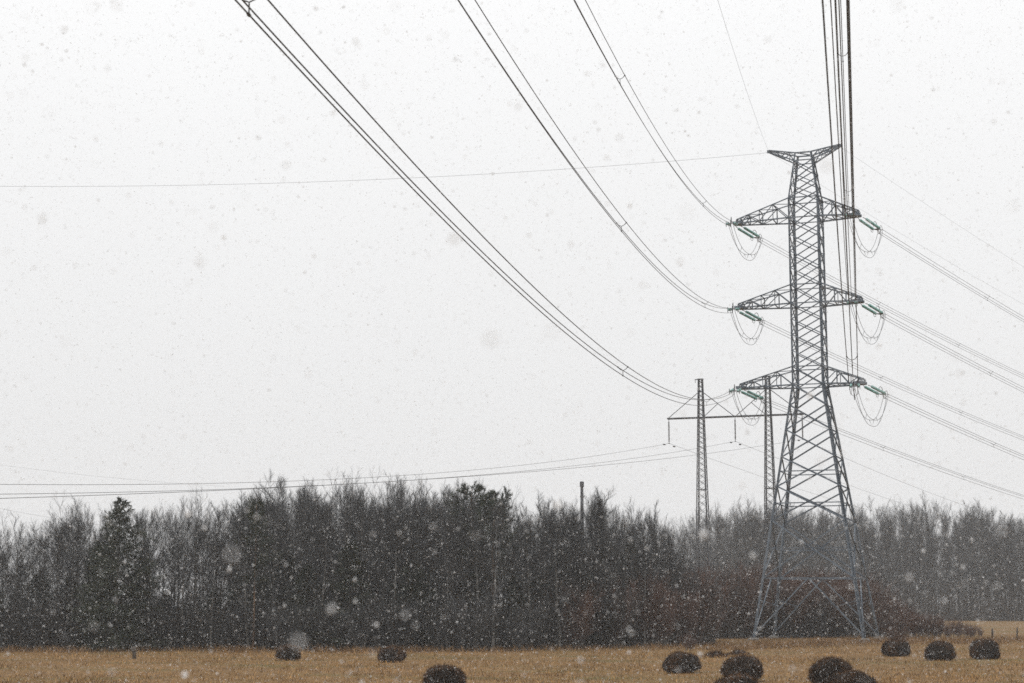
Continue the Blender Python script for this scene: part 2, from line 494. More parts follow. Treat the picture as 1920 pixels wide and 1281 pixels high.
def insulator_set(anchor, d, label):
    """two parallel glass strings from the crossarm tip along d; returns the point where the wires start"""
    root = tag(empty('insulator_set', anchor), label, 'insulator', 'tension insulators of the lattice tower')
    side = Vector((d.y, -d.x, 0)).normalized()
    upv = side.cross(d).normalized()
    if upv.z < 0: upv = -upv
    L0 = 0.45
    q = d.to_track_quat('Z', 'Y').to_matrix().to_4x4()
    for s in (-1, 1):
        o = link('insulator_string', STRING, root)
        o.matrix_basis = Matrix.Translation(side * (0.3 * s) + d * L0) @ q
        mb = MB()
        mb.tube([side * (0.22 * s), side * (0.3 * s) + d * L0], 0.03, 6)
        mb.build('shackle_link', M['fitting'], root)
    e = d * (L0 + SLEN)
    mb = MB()
    vv = []
    for n_ in (-0.02, 0.02):
        vv += [e - side * 0.36 + upv * n_, e + side * 0.36 + upv * n_, e + side * 0.12 + d * 0.35 + upv * n_, e - side * 0.12 + d * 0.35 + upv * n_]
    mb.add([tuple(x) for x in vv], [(0, 1, 2, 3), (7, 6, 5, 4), (0, 4, 5, 1), (1, 5, 6, 2), (2, 6, 7, 3), (3, 7, 4, 0)])
    mb.build('yoke_plate', M['fitting'], root)
    for c, r, a0, a1 in ((e - d * 0.25 + upv * 0.2, 0.36, -30, 210), (e + d * 0.5, 0.30, 0, 360)):
        mb = MB()
        mb.tube(ring_pts(c, d, upv, r, a0, a1), 0.026, 6)
        mb.build('grading_ring', M['fitting'], root)
    for s in (-1, 1):
        mb = MB()
        mb.tube(ring_pts(e + side * 0.42 * s - upv * 0.02, d, upv, 0.24), 0.02, 6)
        mb.build('grading_ring', M['fitting'], root)
    st_ = e + d * 0.85
    for a, b in TRI:
        mb = MB()
        w0 = e + d * 0.33 + side * a * 0.5 + upv * b * 0.4
        mb.tube([w0, st_ + side * a + upv * b], [0.02, 0.035], 6)
        mb.build('dead_end_clamp', M['fitting'], root)
    return anchor + st_
def wire_tube(mb, P, r=0.0165, n=6):
    mb.tube(P, r, n)
def spacer_mesh(bear):
    side = Vector((math.cos(bear), -math.sin(bear), 0))
    mb = MB()
    for a, b in TRI:
        e = side * a + Vector((0, 0, b))
        mid = e * 0.55 + Vector((0, 0, -0.05))
        mb.tube([(0, 0, -0.03), mid, e], [0.014, 0.014, 0.02], 5)
        fwd = Vector((math.sin(bear), math.cos(bear), 0))
        mb.tube([e - fwd * 0.07, e - fwd * 0.03, e + fwd * 0.03, e + fwd * 0.07], [0.02, 0.034, 0.034, 0.02], 6)
    return mb.mesh('spacer', M['wire'])
def conductor_bundle(start, bear, sgn, slope, curv, length, spacers, label, group):
    """three parallel wires hanging as a parabola: sgn -1 runs towards the viewer, +1 away"""
    root = tag(empty('conductor_bundle', start), label, 'power line', group)
    fw = Vector((math.sin(bear), math.cos(bear), 0)) * sgn
    side = Vector((math.cos(bear), -math.sin(bear), 0))
    S = np.linspace(0, 1, 90) ** 1.0 * length
    for a, b in TRI:
        P = [fw * s + Vector((0, 0, slope * s + curv * s * s)) + side * a + Vector((0, 0, b)) for s in S]
        mb = MB(); wire_tube(mb, [tuple(p) for p in P]); mb.build('wire', M['wire'], root, True)
    me = _sp.setdefault(round(bear, 3), None) or spacer_mesh(bear)
    _sp[round(bear, 3)] = me
    for s in spacers:
        o = link('spacer', me, root)
        o.location = fw * s + Vector((0, 0, slope * s + curv * s * s))
    return root
_sp = {}
B_NEAR, B_FAR = R(11.5), R(37)
for lev, zl, zu in ARMS:
    for sg, side in ((-1, 'left'), (1, 'right')):
        tipn = TM @ Vector((-6.2 if side == 'left' else 3.75, -END, zl - 0.08))
        tipf = TM @ Vector((sg * REACH[side], END, zl - 0.08))
        sl, cv = {'top': (-0.190, 0.0010), 'middle': (-0.1784, 0.00096), 'bottom': (-0.171, 0.00095)}[lev]
        dn = Vector((-math.sin(B_NEAR), -math.cos(B_NEAR), sl)).normalized()
        df = Vector((math.sin(B_FAR), math.cos(B_FAR), -0.13)).normalized()
        s1 = insulator_set(tipn, dn, f'green glass insulator pair facing the viewer on the {side} end of the {lev} crossarm')
        s2 = insulator_set(tipf, df, f'green glass insulator pair slanting right on the {side} end of the {lev} crossarm')
        conductor_bundle(s1, B_NEAR, -1, sl, cv, 185, (26, 68, 115, 155),
                         f'triple power line sweeping overhead from the {side} end of the {lev} crossarm', 'near span power lines')
        conductor_bundle(s2, B_FAR, 1, -0.108, 0.00032, 300, (24, 44, 90, 140, 190, 240),
                         f'thin triple power line running right from the {side} end of the {lev} crossarm', 'far span power lines')
        DEP = 2.0 if side == 'left' else 2.45
        jr = tag(empty('jumper_loop', (s1 + s2) / 2), f'drooping wire loop hanging under the {side} end of the {lev} crossarm', 'jumper wire', 'jumper loops under the crossarms')
        for k, (a, b) in enumerate(TRI):
            mb = MB()
            T = np.linspace(0, 1, 30)
            base = jr.location
            off = Vector((a * 0.9, b * 0.4, b * 0.6))
            dep = DEP + 0.32 * (k == 2)
            P = [tuple((s1.lerp(s2, t) - base) + off + Vector((0, 0, -dep * (1 - abs(2 * t - 1) ** 2.4)))) for t in T]
            mb.tube(P, 0.018, 5)
            mb.build('wire', M['wire'], jr, True)
        for t in (0.28, 0.5, 0.72):
            mb = MB()
            c = (s1.lerp(s2, t) - base) + Vector((0, 0, -DEP * (1 - abs(2 * t - 1) ** 2.4)))
            pts = [c + Vector((a * 0.9, b * 0.4, b * 0.6 - (0.3 if k == 2 else 0))) for k, (a, b) in enumerate(TRI)]
            mb.tube([pts[0], pts[2], pts[1]], 0.025, 5)
            mb.build('spacer', M['fitting'], jr)

def single_wire(name, start, fn, S, r, label, cat, group):
    root = link(name, None) if False else None
    mb = MB()
    mb.tube([tuple(fn(s)) for s in S], r, 5)
    o = mb.build(name, M['wire'], None, True)
    o.location = start
    return tag(o, label, cat, group)
def span(bear, sgn, slope, curv):
    fw = Vector((math.sin(bear), math.cos(bear), 0)) * sgn
    return lambda s: fw * s + Vector((0, 0, slope * s + curv * s * s))
for sg, side in ((-1, 'left'), (1, 'right')):
    tip = TM @ Vector((sg * PEAK, 0, 41.62))
    single_wire('shield_wire', tip, span(B_NEAR, -1, -0.135, 0.00052), np.linspace(0, 190, 80), 0.0075,
                f'thin earth wire rising overhead from the {side} peak of the tower', 'wire', 'earth wires')
    single_wire('shield_wire', tip, span(B_FAR, 1, -0.10, 0.00028), np.linspace(0, 300, 80), 0.007,
                f'faint earth wire falling away right from the {side} peak of the tower', 'wire', 'earth wires')
tip = TM @ Vector((-PEAK, 0, 41.62))
single_wire('shield_wire', tip, span(R(90), -1, -0.097, 0.00078), np.linspace(0, 75, 60), 0.011,
            'long thin wire running left across the whole sky from the left peak of the tower', 'wire', 'earth wires')

# ------------------------------------------------------------------ the portal tower behind the wood
PY = 218.0
PTH = R(19)
pm = at(1378, 781, PY)
px = Vector((math.cos(PTH), -math.sin(PTH), 0))
po = Vector((pm[0], pm[1], 0))
ZARM = pm[2]
portal = tag(empty('portal_tower', po, -PTH), 'two legged lattice portal tower with one long beam rising behind the trees', 'pylon')
PM = Matrix.Translation(po) @ Matrix.Rotation(-PTH, 4, 'Z')
def local_x(xp):                    # place along the beam that is seen at photo column xp
    best = min(np.linspace(-14, 14, 2801), key=lambda q: abs(960 + FPX * (po + px * q).x / ((po + px * q).y * CP + (ZARM - EYE) * SP) - xp))
    return float(best)
PH = [local_x(1254), local_x(1378), local_x(1504)]
MX = [local_x(1314.5), local_x(1440.5)]
ZTOP = at(1313, 712, PY + 1.5)[2]
def lattice_mast(x):
    def hw(z): return float(np.interp(z, [0, ZARM, ZTOP], [0.98, 0.33, 0.25]))
    mb = MB()
    mb.box((x - 0.34, -0.34, ZTOP), (x + 0.34, 0.34, ZTOP + 0.10))
    mb.box((x - 0.75, -0.05, ZTOP - 0.02), (x - 0.34, 0.05, ZTOP + 0.08))
    mb.box((x - 0.72, -0.03, ZTOP - 0.4), (x - 0.66, 0.03, ZTOP - 0.02))
    mast = mb.build('mast', M['steel_old'], portal)
    for sx, sy in CR:
        member('leg', mast, (x + sx * hw(0), sy * hw(0), 0), (x + sx * hw(ZTOP), sy * hw(ZTOP), ZTOP), 0.13, 'steel_old')
    lac = MB()
    z = 0.3
    while z < ZTOP - 0.4:
        h = hw(z)
        dz = min(max(h * 1.55, 0.6), ZTOP - z)
        h2 = hw(z + dz)
        for k in range(4):
            a, b = CR[k], CR[(k + 1) % 4]
            for p0, p1 in (((a, h, z), (b, h2, z + dz)), ((b, h, z), (a, h2, z + dz))):
                lac.tube([(x + p0[0][0] * p0[1], p0[0][1] * p0[1], p0[2]), (x + p1[0][0] * p1[1], p1[0][1] * p1[1], p1[2])], 0.024, 4)
        z += dz
    for zz in (ZARM - 9.3, ZARM, ZARM + 3.4):
        h = hw(zz)
        for k in range(4):
            a, b = CR[k], CR[(k + 1) % 4]
            lac.tube([(x + a[0] * h, a[1] * h, zz), (x + b[0] * h, b[1] * h, zz)], 0.05, 4)
    tag(lac.build('lacing', M['steel_old'], mast), kind='stuff')
for x in MX: lattice_mast(x)
mb = MB()
for s in (-0.22, 0.22):
    mb.tube([(PH[0] - 0.15, s, ZARM), (PH[2] + 0.15, s, ZARM)], 0.11, 6)
n = 26
for k in range(n):
    xa = PH[0] + (PH[2] - PH[0]) * k / n; xb = PH[0] + (PH[2] - PH[0]) * (k + 1) / n
    mb.tube([(xa, -0.22 if k % 2 else 0.22, ZARM), (xb, 0.22 if k % 2 else -0.22, ZARM)], 0.04, 4)
mb.build('beam', M['steel_old'], portal)
for x, ends in ((MX[0], (PH[0], PH[1] - 0.2)), (MX[1], (PH[1] + 0.2, PH[2]))):
    for e in ends:
        mb = MB()
        mb.tube([(x + (0.3 if e > x else -0.3), 0, ZARM + 3.3), (e, 0, ZARM + 0.12)], 0.05, 5)
        mb.build('stay', M['steel_old'], portal)
for x, e in ((MX[0], PH[1]), (MX[1], PH[1])):
    sgx = 1 if e > x else -1
    mb = MB()
    mb.tube([(x + 0.35 * sgx, 0, ZARM + 0.1), ((x + e) / 2, 0, ZARM + 1.72)], 0.045, 5)
    mb.build('stay', M['steel_old'], portal)
def susp_mesh(Ls):
    prof = [(0.02, 0)]
    k = 0
    z = 0.35
    while z < Ls - 0.25:
        prof += [(0.05, z), (0.14, z + 0.06), (0.05, z + 0.11)]
        z += 0.17
    prof.append((0.02, Ls))
    m = 8
    mb = MB()
    mb.add([(r * math.cos(2 * math.pi * j / m), r * math.sin(2 * math.pi * j / m), -z) for r, z in prof for j in range(m)],
           [(i * m + j, i * m + (j + 1) % m, (i + 1) * m + (j + 1) % m, (i + 1) * m + j) for i in range(len(prof) - 1) for j in range(m)])
    return mb.mesh('suspension_insulator', M['brown_glaze'], True)
LS = 3.1
SUSP = susp_mesh(LS)
BP_N, BP_F = R(28), R(29)
NEARW = [(-0.1573, 0.00044), (-0.1529, 0.00035), (-0.139, 0.00023)]
names = ['left', 'middle', 'right']
for k, x in enumerate(PH):
    a = PM @ Vector((x, 0, ZARM - 0.1))
    io = tag(link('suspension_insulator', SUSP), f'dark insulator string hanging from the {names[k]} of the portal tower beam', 'insulator', 'insulators of the portal tower')
    io.location = a
    b = a - Vector((0, 0, LS))
    mb = MB()
    for bear, sg in ((BP_N, -1), (BP_F, 1)):
        fw = Vector((math.sin(bear), math.cos(bear), 0)) * sg
        mb.tube([fw * 1.6 - Vector((0, 0, 0.28)) - fw * 0.25, fw * 1.6 - Vector((0, 0, 0.28)) + fw * 0.25], 0.09, 6)
        mb.tube([(0, 0, -LS + LS), fw * 0.2 - Vector((0, 0, 0.03))], 0.05, 6)
    dmp = mb.build('vibration_damper', M['wire'], io)
    dmp.location = (0, 0, -LS)
    single_wire('power_line', b, span(BP_N, -1, *NEARW[k]), np.linspace(0, 175, 90), 0.017,
                f'low power line running left from the {names[k]} insulator of the portal tower', 'power line', 'portal tower lines')
    single_wire('power_line', b, span(BP_F, 1, -0.072, 0.0002), np.linspace(0, 210, 80), 0.017,
                f'thin power line falling away right from the {names[k]} insulator of the portal tower', 'power line', 'portal tower lines')
for (xa, ya), (xb, yb), r, lab in (((-120, 927), (240, 990), 0.016, 'faint wire slanting down at the left edge above the bare treetops'),
                                   ((-120, 855), (420, 912), 0.012, 'faintest far wire crossing the others at the upper left of the wood')):
    A, B_ = Vector(at(xa, ya, 290)), Vector(at(xb, yb, 330))
    single_wire('power_line', A, lambda s: (B_ - A) * s + Vector((0, 0, -0.6 * 4 * s * (1 - s))), np.linspace(0, 1, 24), r, lab, 'power line', 'far wires')

# the dark post that stands up behind the treetops
pp = at(1091, 903, 240)
mb = MB()
zt = pp[2]
mb.tube([(0, 0, 0), (0, 0, zt - 0.75)], [0.36, 0.22], 10)
post = tag(mb.build('steel_post', M['steel_old']), 'single dark post with a capped top standing up behind the treetops', 'post')
post.location = (pp[0], pp[1], 0)
mb = MB()
mb.tube([(0, 0, zt - 0.75), (0, 0, zt - 0.1), (0, 0, zt)], [0.31, 0.31, 0.24], 10)
mb.build('cap', M['steel_old'], post)
mb = MB()
mb.tube([(0, 0, zt - 2.2), (0, 0, zt - 2.05)], [0.30, 0.30], 10)
mb.build('collar', M['steel_old'], post)

# ------------------------------------------------------------------ hay bales
def bale_meshes(seed, wd, ht, dp):
    r_ = np.random.default_rng(seed)
    nu, nv = 40, 22
    ph = r_.uniform(0, 6.28, 12)
    V = []
    for j in range(nv + 1):
        t = -1 + 2 * j / nv                       # along the axis
        e = (1 - abs(t) ** 7) ** (1 / 3.2) if abs(t) < 1 else 0.0
        y = math.copysign(abs(t) ** 0.75, t) * dp / 2
        for i in range(nu):
            a = 2 * math.pi * i / nu
            ca, sa = math.cos(a), math.sin(a)
            x = math.copysign(abs(ca) ** 0.95, ca) * wd / 2
            z = sa * ht * 0.58 if sa > 0 else sa * ht * 0.42
            if sa < 0: x *= 1 + 0.10 * (-sa) ** 0.5
            bump = 1 + 0.045 * math.sin(3 * a + ph[0] + 2 * t) + 0.035 * math.sin(5 * a + ph[1] - 3 * t) + 0.05 * math.sin(2 * a + ph[2]) + 0.018 * math.sin(11 * a + ph[3] + 7 * t) + r_.normal(0, 0.012)
            zz = max(z * e * bump + ht * 0.42, -0.02 + r_.normal(0, 0.004))
            V.append((x * e * bump, y + 0.03 * math.sin(4 * a + ph[4]), zz))
    V = np.array(V)
    F = [(j * nu + i, j * nu + (i + 1) % nu, (j + 1) * nu + (i + 1) % nu, (j + 1) * nu + i) for j in range(nv) for i in range(nu)]
    body = fast_mesh('bale_body', V, F, M['hay'], True)
    n = 2200
    k = r_.integers(nu, len(V) - nu, n)
    c = np.array([0, 0, ht * 0.4])
    P = V[k] + r_.normal(0, 0.02, (n, 3))
    out_ = (P - c); out_ /= np.linalg.norm(out_, axis=1)[:, None]
    tan = np.cross(out_, r_.normal(0, 1, (n, 3))); tan /= np.linalg.norm(tan, axis=1)[:, None]
    ln = r_.uniform(0.06, 0.24, n)
    tipp = P + tan * ln[:, None] + out_ * (r_.uniform(0, 0.07, n))[:, None]
    tipp[:, 2] = np.maximum(tipp[:, 2], 0.0)
    straw = fast_mesh('loose_straw', *spikes(P - tan * ln[:, None] * 0.3, tipp, 0.006, 0.002), M['strand'])
    return body, straw
BALES = [  # column, base row, width px, height px, label
    (538, 1237, 46, 27, 'small dark hay bale close to the wood, farthest left in the field'),
    (733, 1241, 50, 27, 'low flattened hay bale near the wood left of the picture centre'),
    (831, 1296, 86, 45, 'big dark hay bale cut by the bottom edge left of the centre'),
    (1281, 1262, 64, 38, 'dark round hay bale standing alone left of the tower foot'),
    (1397, 1276, 78, 46, 'big dark hay bale below the left tower foot with another before it'),
    (1386, 1312, 88, 44, 'hay bale barely showing at the bottom edge, below the left tower foot'),
    (1564, 1287, 80, 53, 'big dark hay bale at the bottom edge below the right tower foot'),
    (1607, 1305, 84, 44, 'hay bale at the bottom edge overlapping the right side of a larger one'),
    (1685, 1230, 50, 29, 'reddish brown slumped hay bale right of the tower foot'),
    (1769, 1238, 60, 33, 'dark slumped hay bale with a notched top, second from the right'),
    (1853, 1236, 56, 36, 'dark domed hay bale farthest right in the field'),
]
for k, (x, yb, wpx, hpx, lab) in enumerate(BALES):
    gp = ground_at(x, yb)
    sc_ = FPX / gp[1]
    body, straw = bale_meshes(100 + k, wpx / sc_ * 0.86, hpx / sc_ * 0.97, wpx / sc_ * 0.78)
    root = tag(empty('hay_bale', (gp[0], gp[1] + wpx / sc_ * 0.4, -0.03), R([12, -20, 5, 25, -8, 10, -15, 20, 30, -25, 8][k])), lab, 'hay bale', 'hay bales on the field')
    link('bale_body', body, root)
    tag(link('loose_straw', straw, root), kind='stuff')

# ------------------------------------------------------------------ trees
def unit(v): return v / (np.linalg.norm(v, axis=-1, keepdims=True) + 1e-9)
def grow(r_, P0, D, Ln, r0, nseg, bend_up, jit):
    """polyline shoots: returns list of (start, end, r0, r1) arrays and the node positions"""
    segs = []
    nodes = [P0]; dirs = [D]
    p, d = P0, D
    for k in range(nseg):
        d = unit(d + np.array([0, 0, bend_up]) + r_.normal(0, jit, d.shape))
        q = p + d * (Ln / nseg)[:, None]
        ra = r0 * (1 - 0.72 * k / nseg); rb = r0 * (1 - 0.72 * (k + 1) / nseg)
        segs.append((p, q, ra, rb))
        nodes.append(q); dirs.append(d)
        p = q
    return segs, np.stack(nodes, 1), np.stack(dirs, 1)
def children(r_, nodes, dirs, Ln, nchild, tmin, spread):
    m, k, _ = nodes.shape
    t = (tmin + (0.99 - tmin) * (np.arange(nchild)[None] + r_.random((m, nchild))) / nchild)
    ft = t * (k - 1)
    i0 = np.minimum(ft.astype(int), k - 2); fr = (ft - i0)[..., None]
    idx = np.arange(m)[:, None]
    P = nodes[idx, i0] * (1 - fr) + nodes[idx, i0 + 1] * fr
    D = dirs[idx, i0 + 1]
    rv = unit(np.cross(D, r_.normal(0, 1, D.shape)))
    s = spread * r_.uniform(0.7, 1.25, t.shape)[..., None]
    D2 = unit(D * np.cos(s) + rv * np.sin(s))
    return P.reshape(-1, 3), D2.reshape(-1, 3), t.reshape(-1), np.repeat(Ln, nchild)
def trunk_mesh(r_, H, r0, mat, wob=0.012, top=0.94):
    n = 12
    z = np.linspace(-0.15, H * top, n)
    x = np.cumsum(r_.normal(0, wob * H / n * 3, n)); y = np.cumsum(r_.normal(0, wob * H / n * 3, n))
    x -= x[0]; y -= y[0]
    P = np.stack([x, y, z], 1)
    rad = r0 * (1 - 0.93 * (np.maximum(z, 0) / (H * top)) ** 0.9)
    rad[0] *= 1.35
    mb = MB(); mb.tube(P, np.maximum(rad, 0.012), 7)
    return mb.mesh('trunk', mat, True), P, rad
def broadleaf(seed, H, n1=24, spread=0.23, up=0.75, low=0.22, bark='bark', twig='twig', fine=1.0, n2=8, n3=7, n4=4):
    r_ = np.random.default_rng(seed)
    tm, P, rad = trunk_mesh(r_, H, 0.0125 * H, M[bark], top=0.86)
    t = low + (0.98 - low) * (np.arange(n1) + r_.random(n1)) / n1
    z = t * P[-1][2]
    B = np.stack([np.interp(z, P[:, 2], P[:, k]) for k in range(3)], 1)
    az = np.arange(n1) * 2.4 + r_.normal(0, 0.4, n1)
    el = np.minimum(up * (0.55 + 0.75 * t), 1.35) + r_.normal(0, 0.1, n1)
    D = np.stack([np.cos(az) * np.cos(el), np.sin(az) * np.cos(el), np.sin(el)], 1)
    prof = np.interp(t, [low, 0.45, 0.7, 1.0], [0.75, 1.15, 1.15, 0.75])
    Ln = H * spread * prof * r_.uniform(0.7, 1.3, n1) * 1.15
    Ln = np.minimum(Ln, (H * r_.uniform(0.86, 1.0, n1) - z) / np.maximum(np.sin(el), 0.3) * 1.02 + 0.25)
    s1, nd, dr = grow(r_, B, D, Ln, np.interp(z, P[:, 2], rad) * 0.42 + 0.006, 4, 0.14, 0.12)
    P2, D2, t2, l2 = children(r_, nd, dr, Ln, n2, 0.15, 0.58)
    L2 = l2 * 0.42 * (1.15 - 0.5 * t2)
    s2, nd2, dr2 = grow(r_, P2, D2, L2, np.full(len(P2), 0.0115), 3, 0.18, 0.15)
    P3, D3, t3, l3 = children(r_, nd2, dr2, L2, n3, 0.12, 0.55)
    L3 = np.maximum(l3 * 0.55 * (1.1 - 0.4 * t3), 0.28)
    s3, nd3, dr3 = grow(r_, P3, D3, L3, np.full(len(P3), 0.0062 * fine), 2, 0.2, 0.18)
    P4, D4, t4, l4 = children(r_, nd3, dr3, L3, n4, 0.2, 0.55)
    L4 = np.maximum(l4 * 0.6, 0.2)
    s4, _, _ = grow(r_, P4, D4, L4, np.full(len(P4), 0.0040 * fine), 1, 0.22, 0.2)
    parts = [spikes(*s) for s in s1 + s2 + s3 + s4]
    cm = fast_mesh('crown', *join_vf(parts), M[twig])
    return tm, cm
def spruce(seed, H, wide=0.19, ragged=0.2):
    r_ = np.random.default_rng(seed)
    tm, P, rad = trunk_mesh(r_, H, 0.012 * H, M['bark'], 0.004, 0.99)
    n1 = int(H * 11)
    t = 0.06 + 0.93 * (np.arange(n1) + r_.random(n1)) / n1
    z = t * H * 0.985
    az = np.arange(n1) * 2.399 + r_.normal(0, 0.3, n1)
    el = -0.25 + 0.75 * t ** 2 + r_.normal(0, 0.08, n1)
    D = np.stack([np.cos(az) * np.cos(el), np.sin(az) * np.cos(el), np.sin(el)], 1)
    Ln = H * wide * np.interp(t, [0, 0.3, 0.7, 1], [1.0, 0.95, 0.6, 0.10]) * r_.uniform(0.95 - ragged, 1.0 + ragged * 1.2, n1) * (1 + ragged * np.sin(z * 2.6 + az)) + 0.12
    B = np.stack([np.interp(z, P[:, 2], P[:, 0]), np.interp(z, P[:, 2], P[:, 1]), z], 1)
    s1, nd, dr = grow(r_, B, D, Ln, np.full(n1, 0.02), 3, 0.10, 0.06)
    P2, D2, t2, l2 = children(r_, nd, dr, Ln, 12, 0.1, 0.75)
    D2[:, 2] -= 0.18; D2 = unit(D2)
    L2 = l2 * 0.34 * (1.2 - 0.7 * t2) + 0.1
    s2, nd2, dr2 = grow(r_, P2, D2, L2, np.full(len(P2), 0.028), 2, -0.05, 0.1)
    P3, D3, t3, l3 = children(r_, nd2, dr2, L2, 5, 0.1, 0.8)
    s3, _, _ = grow(r_, P3, D3, l3 * 0.45 + 0.06, np.full(len(P3), 0.022), 1, -0.03, 0.1)
    cm = fast_mesh('crown', *join_vf([spikes(*s) for s in s1 + s2 + s3]), M['needle'])
    return tm, cm
def pine(seed, H):
    r_ = np.random.default_rng(seed)
    tm, P, rad = trunk_mesh(r_, H, 0.013 * H, M['pinebark'], 0.010, 0.97)
    n1 = 34
    t = 0.42 + 0.57 * (np.arange(n1) + r_.random(n1)) / n1
    z = t * H * 0.96
    az = np.arange(n1) * 2.399 + r_.normal(0, 0.4, n1)
    el = 0.1 + 0.8 * (t - 0.4) + r_.normal(0, 0.12, n1)
    D = np.stack([np.cos(az) * np.cos(el), np.sin(az) * np.cos(el), np.sin(el)], 1)
    Ln = H * 0.19 * np.interp(t, [0.4, 0.6, 0.85, 1], [0.7, 1.0, 0.75, 0.25]) * r_.uniform(0.7, 1.25, n1)
    B = np.stack([np.interp(z, P[:, 2], P[:, 0]), np.interp(z, P[:, 2], P[:, 1]), z], 1)
    s1, nd, dr = grow(r_, B, D, Ln, np.full(n1, 0.032), 4, 0.12, 0.14)
    P2, D2, t2, l2 = children(r_, nd, dr, Ln, 9, 0.35, 0.7)
    s2, nd2, dr2 = grow(r_, P2, D2, l2 * 0.25 + 0.15, np.full(len(P2), 0.014), 2, 0.12, 0.15)
    P3, D3, t3, l3 = children(r_, nd2, dr2, np.full(len(P2), 0.2), 34, 0.3, 0.8)
    s3, _, _ = grow(r_, P3, D3, r_.uniform(0.12, 0.26, len(P3)), np.full(len(P3), 0.013), 1, 0.1, 0.2)
    cm = fast_mesh('crown', *join_vf([spikes(*s) for s in s1 + s2 + s3]), M['pine_needle'])
    return tm, cm
def shrub(seed, H, nst=22, twig='twig_red', fan=0.28):
    r_ = np.random.default_rng(seed)
    a = r_.uniform(0, 6.28, nst); rr = 0.35 * np.sqrt(r_.random(nst)) * H * 0.35
    P = np.stack([np.cos(a) * rr, np.sin(a) * rr, np.full(nst, -0.1)], 1)
    ti = r_.normal(fan, 0.12, nst)
    D = np.stack([np.cos(a) * np.sin(ti), np.sin(a) * np.sin(ti), np.cos(ti)], 1)
    Ln = H * r_.uniform(0.65, 1.05, nst)
    s1, nd, dr = grow(r_, P, D, Ln, r_.uniform(0.016, 0.03, nst), 5, 0.06, 0.08)
    P2, D2, t2, l2 = children(r_, nd, dr, Ln, 10, 0.12, 0.5)
    L2 = l2 * 0.30 * (1.2 - 0.6 * t2)
    s2, nd2, dr2 = grow(r_, P2, D2, L2, np.full(len(P2), 0.010), 3, 0.16, 0.12)
    P3, D3, t3, l3 = children(r_, nd2, dr2, L2, 9, 0.12, 0.55)
    s3, _, _ = grow(r_, P3, D3, l3 * 0.5 + 0.12, np.full(len(P3), 0.006), 2, 0.12, 0.15)
    stems = fast_mesh('stems', *join_vf([spikes(*s) for s in s1]), M['bark'])
    tw = fast_mesh('twigs', *join_vf([spikes(*s) for s in s2 + s3]), M[twig])
    return stems, tw

HP = 11.0
BROAD = [broadleaf(11, HP), broadleaf(12, HP, spread=0.19, up=0.95, n1=26), broadleaf(13, HP, spread=0.26, up=0.7, low=0.30),
         broadleaf(14, HP, spread=0.16, up=1.05, n1=28, low=0.18), broadleaf(15, HP, spread=0.22, up=0.85, bark='birch', n1=26),
         broadleaf(16, HP, spread=0.18, up=1.0, bark='birch', n1=26, low=0.3),
         broadleaf(17, HP, spread=0.24, up=0.82, n1=17, low=0.3, n2=7, n3=5, n4=3), broadleaf(18, HP, spread=0.17, up=1.0, n1=18, low=0.35, n2=6, n3=5, n4=3),
         broadleaf(19, HP, spread=0.15, up=1.08, n1=20, low=0.3, bark='birch', n2=6, n3=5, n4=3)]
SPRUCE = [spruce(21, HP), spruce(22, HP, 0.15), spruce(23, HP, 0.19, 0.32)]
PINE = [pine(31, HP), pine(32, HP)]
SHRUB_H = 4.0
SHRUBR = [shrub(41, SHRUB_H), shrub(42, SHRUB_H, 26, fan=0.22)]
SHRUBG = [shrub(43, SHRUB_H, 24, 'twig', 0.25)]
rnd = random.Random(5)
def plant(name, meshes, H0, X, Y, H, label, cat, group, wide=1.0, parts=('trunk', 'crown')):
    root = tag(empty(name, (X, Y, -0.05), rnd.uniform(0, 6.28)), label, cat, group)
    s = H / H0
    for nm, me in zip(parts, meshes):
        o = link(nm, me, root)
        o.scale = (s * wide, s * wide, s)
    return root
# skyline of the near wood, read as photo columns and rows
SKX = [-160, -60, 0, 30, 62, 100, 145, 175, 222, 270, 300, 335, 372, 410, 460, 500, 540, 585, 640, 690, 745, 790, 835, 880, 930, 985, 1040, 1085, 1120, 1150, 1200, 1235, 1262, 1285, 1345, 1400]
SKY_ = [985, 990, 985, 974, 1012, 952, 942, 952, 948, 952, 968, 932, 930, 922, 916, 897, 890, 888, 893, 908, 892, 908, 908, 905, 926, 932, 930, 932, 912, 942, 946, 962, 992, 1038, 1064, 1078]
FRX = [-200, 950, 1100, 1200, 1300, 1400, 1640]
FRY = [111, 111, 115, 119, 124, 132, 152]
def sky_row(x): return float(np.interp(x, SKX, SKY_))
def front(x): return float(np.interp(x, FRX, FRY))
def colx(xp, Y): return (xp - 960) / FPX * Y * 1.0 * (CP + 0.02 * SP)
PLACES = [(222, 'left of the tall pointed spruce'), (478, 'between pointed spruce and yellowish pine trunk'), (838, 'between yellowish pine trunk and slim pale birch'),
          (1091, 'between slim pale birch and dark post'), (9999, 'between dark post and portal mast')]
def near_label(kind, xp, rI):
    place = next(p for lim, p in PLACES if xp < lim)
    row = 'edge' if rI < 2 else 'inner'
    what = {('grey', 'edge'): 'bare grey tree at the wood edge', ('grey', 'inner'): 'bare grey treetop deeper in the wood', ('birch', 'edge'): 'bare birch at the wood edge', ('birch', 'inner'): 'bare birch deeper in the wood'}[kind, row]
    return f'{what} {place}', f'{kind} trees, {row}, {place}'
def place_of(xp): return next(p for lim, p in PLACES if xp < lim)
def near_label_cat(kind, xp, rI):
    a, b = near_label(kind, xp, rI)
    return a, 'tree', b
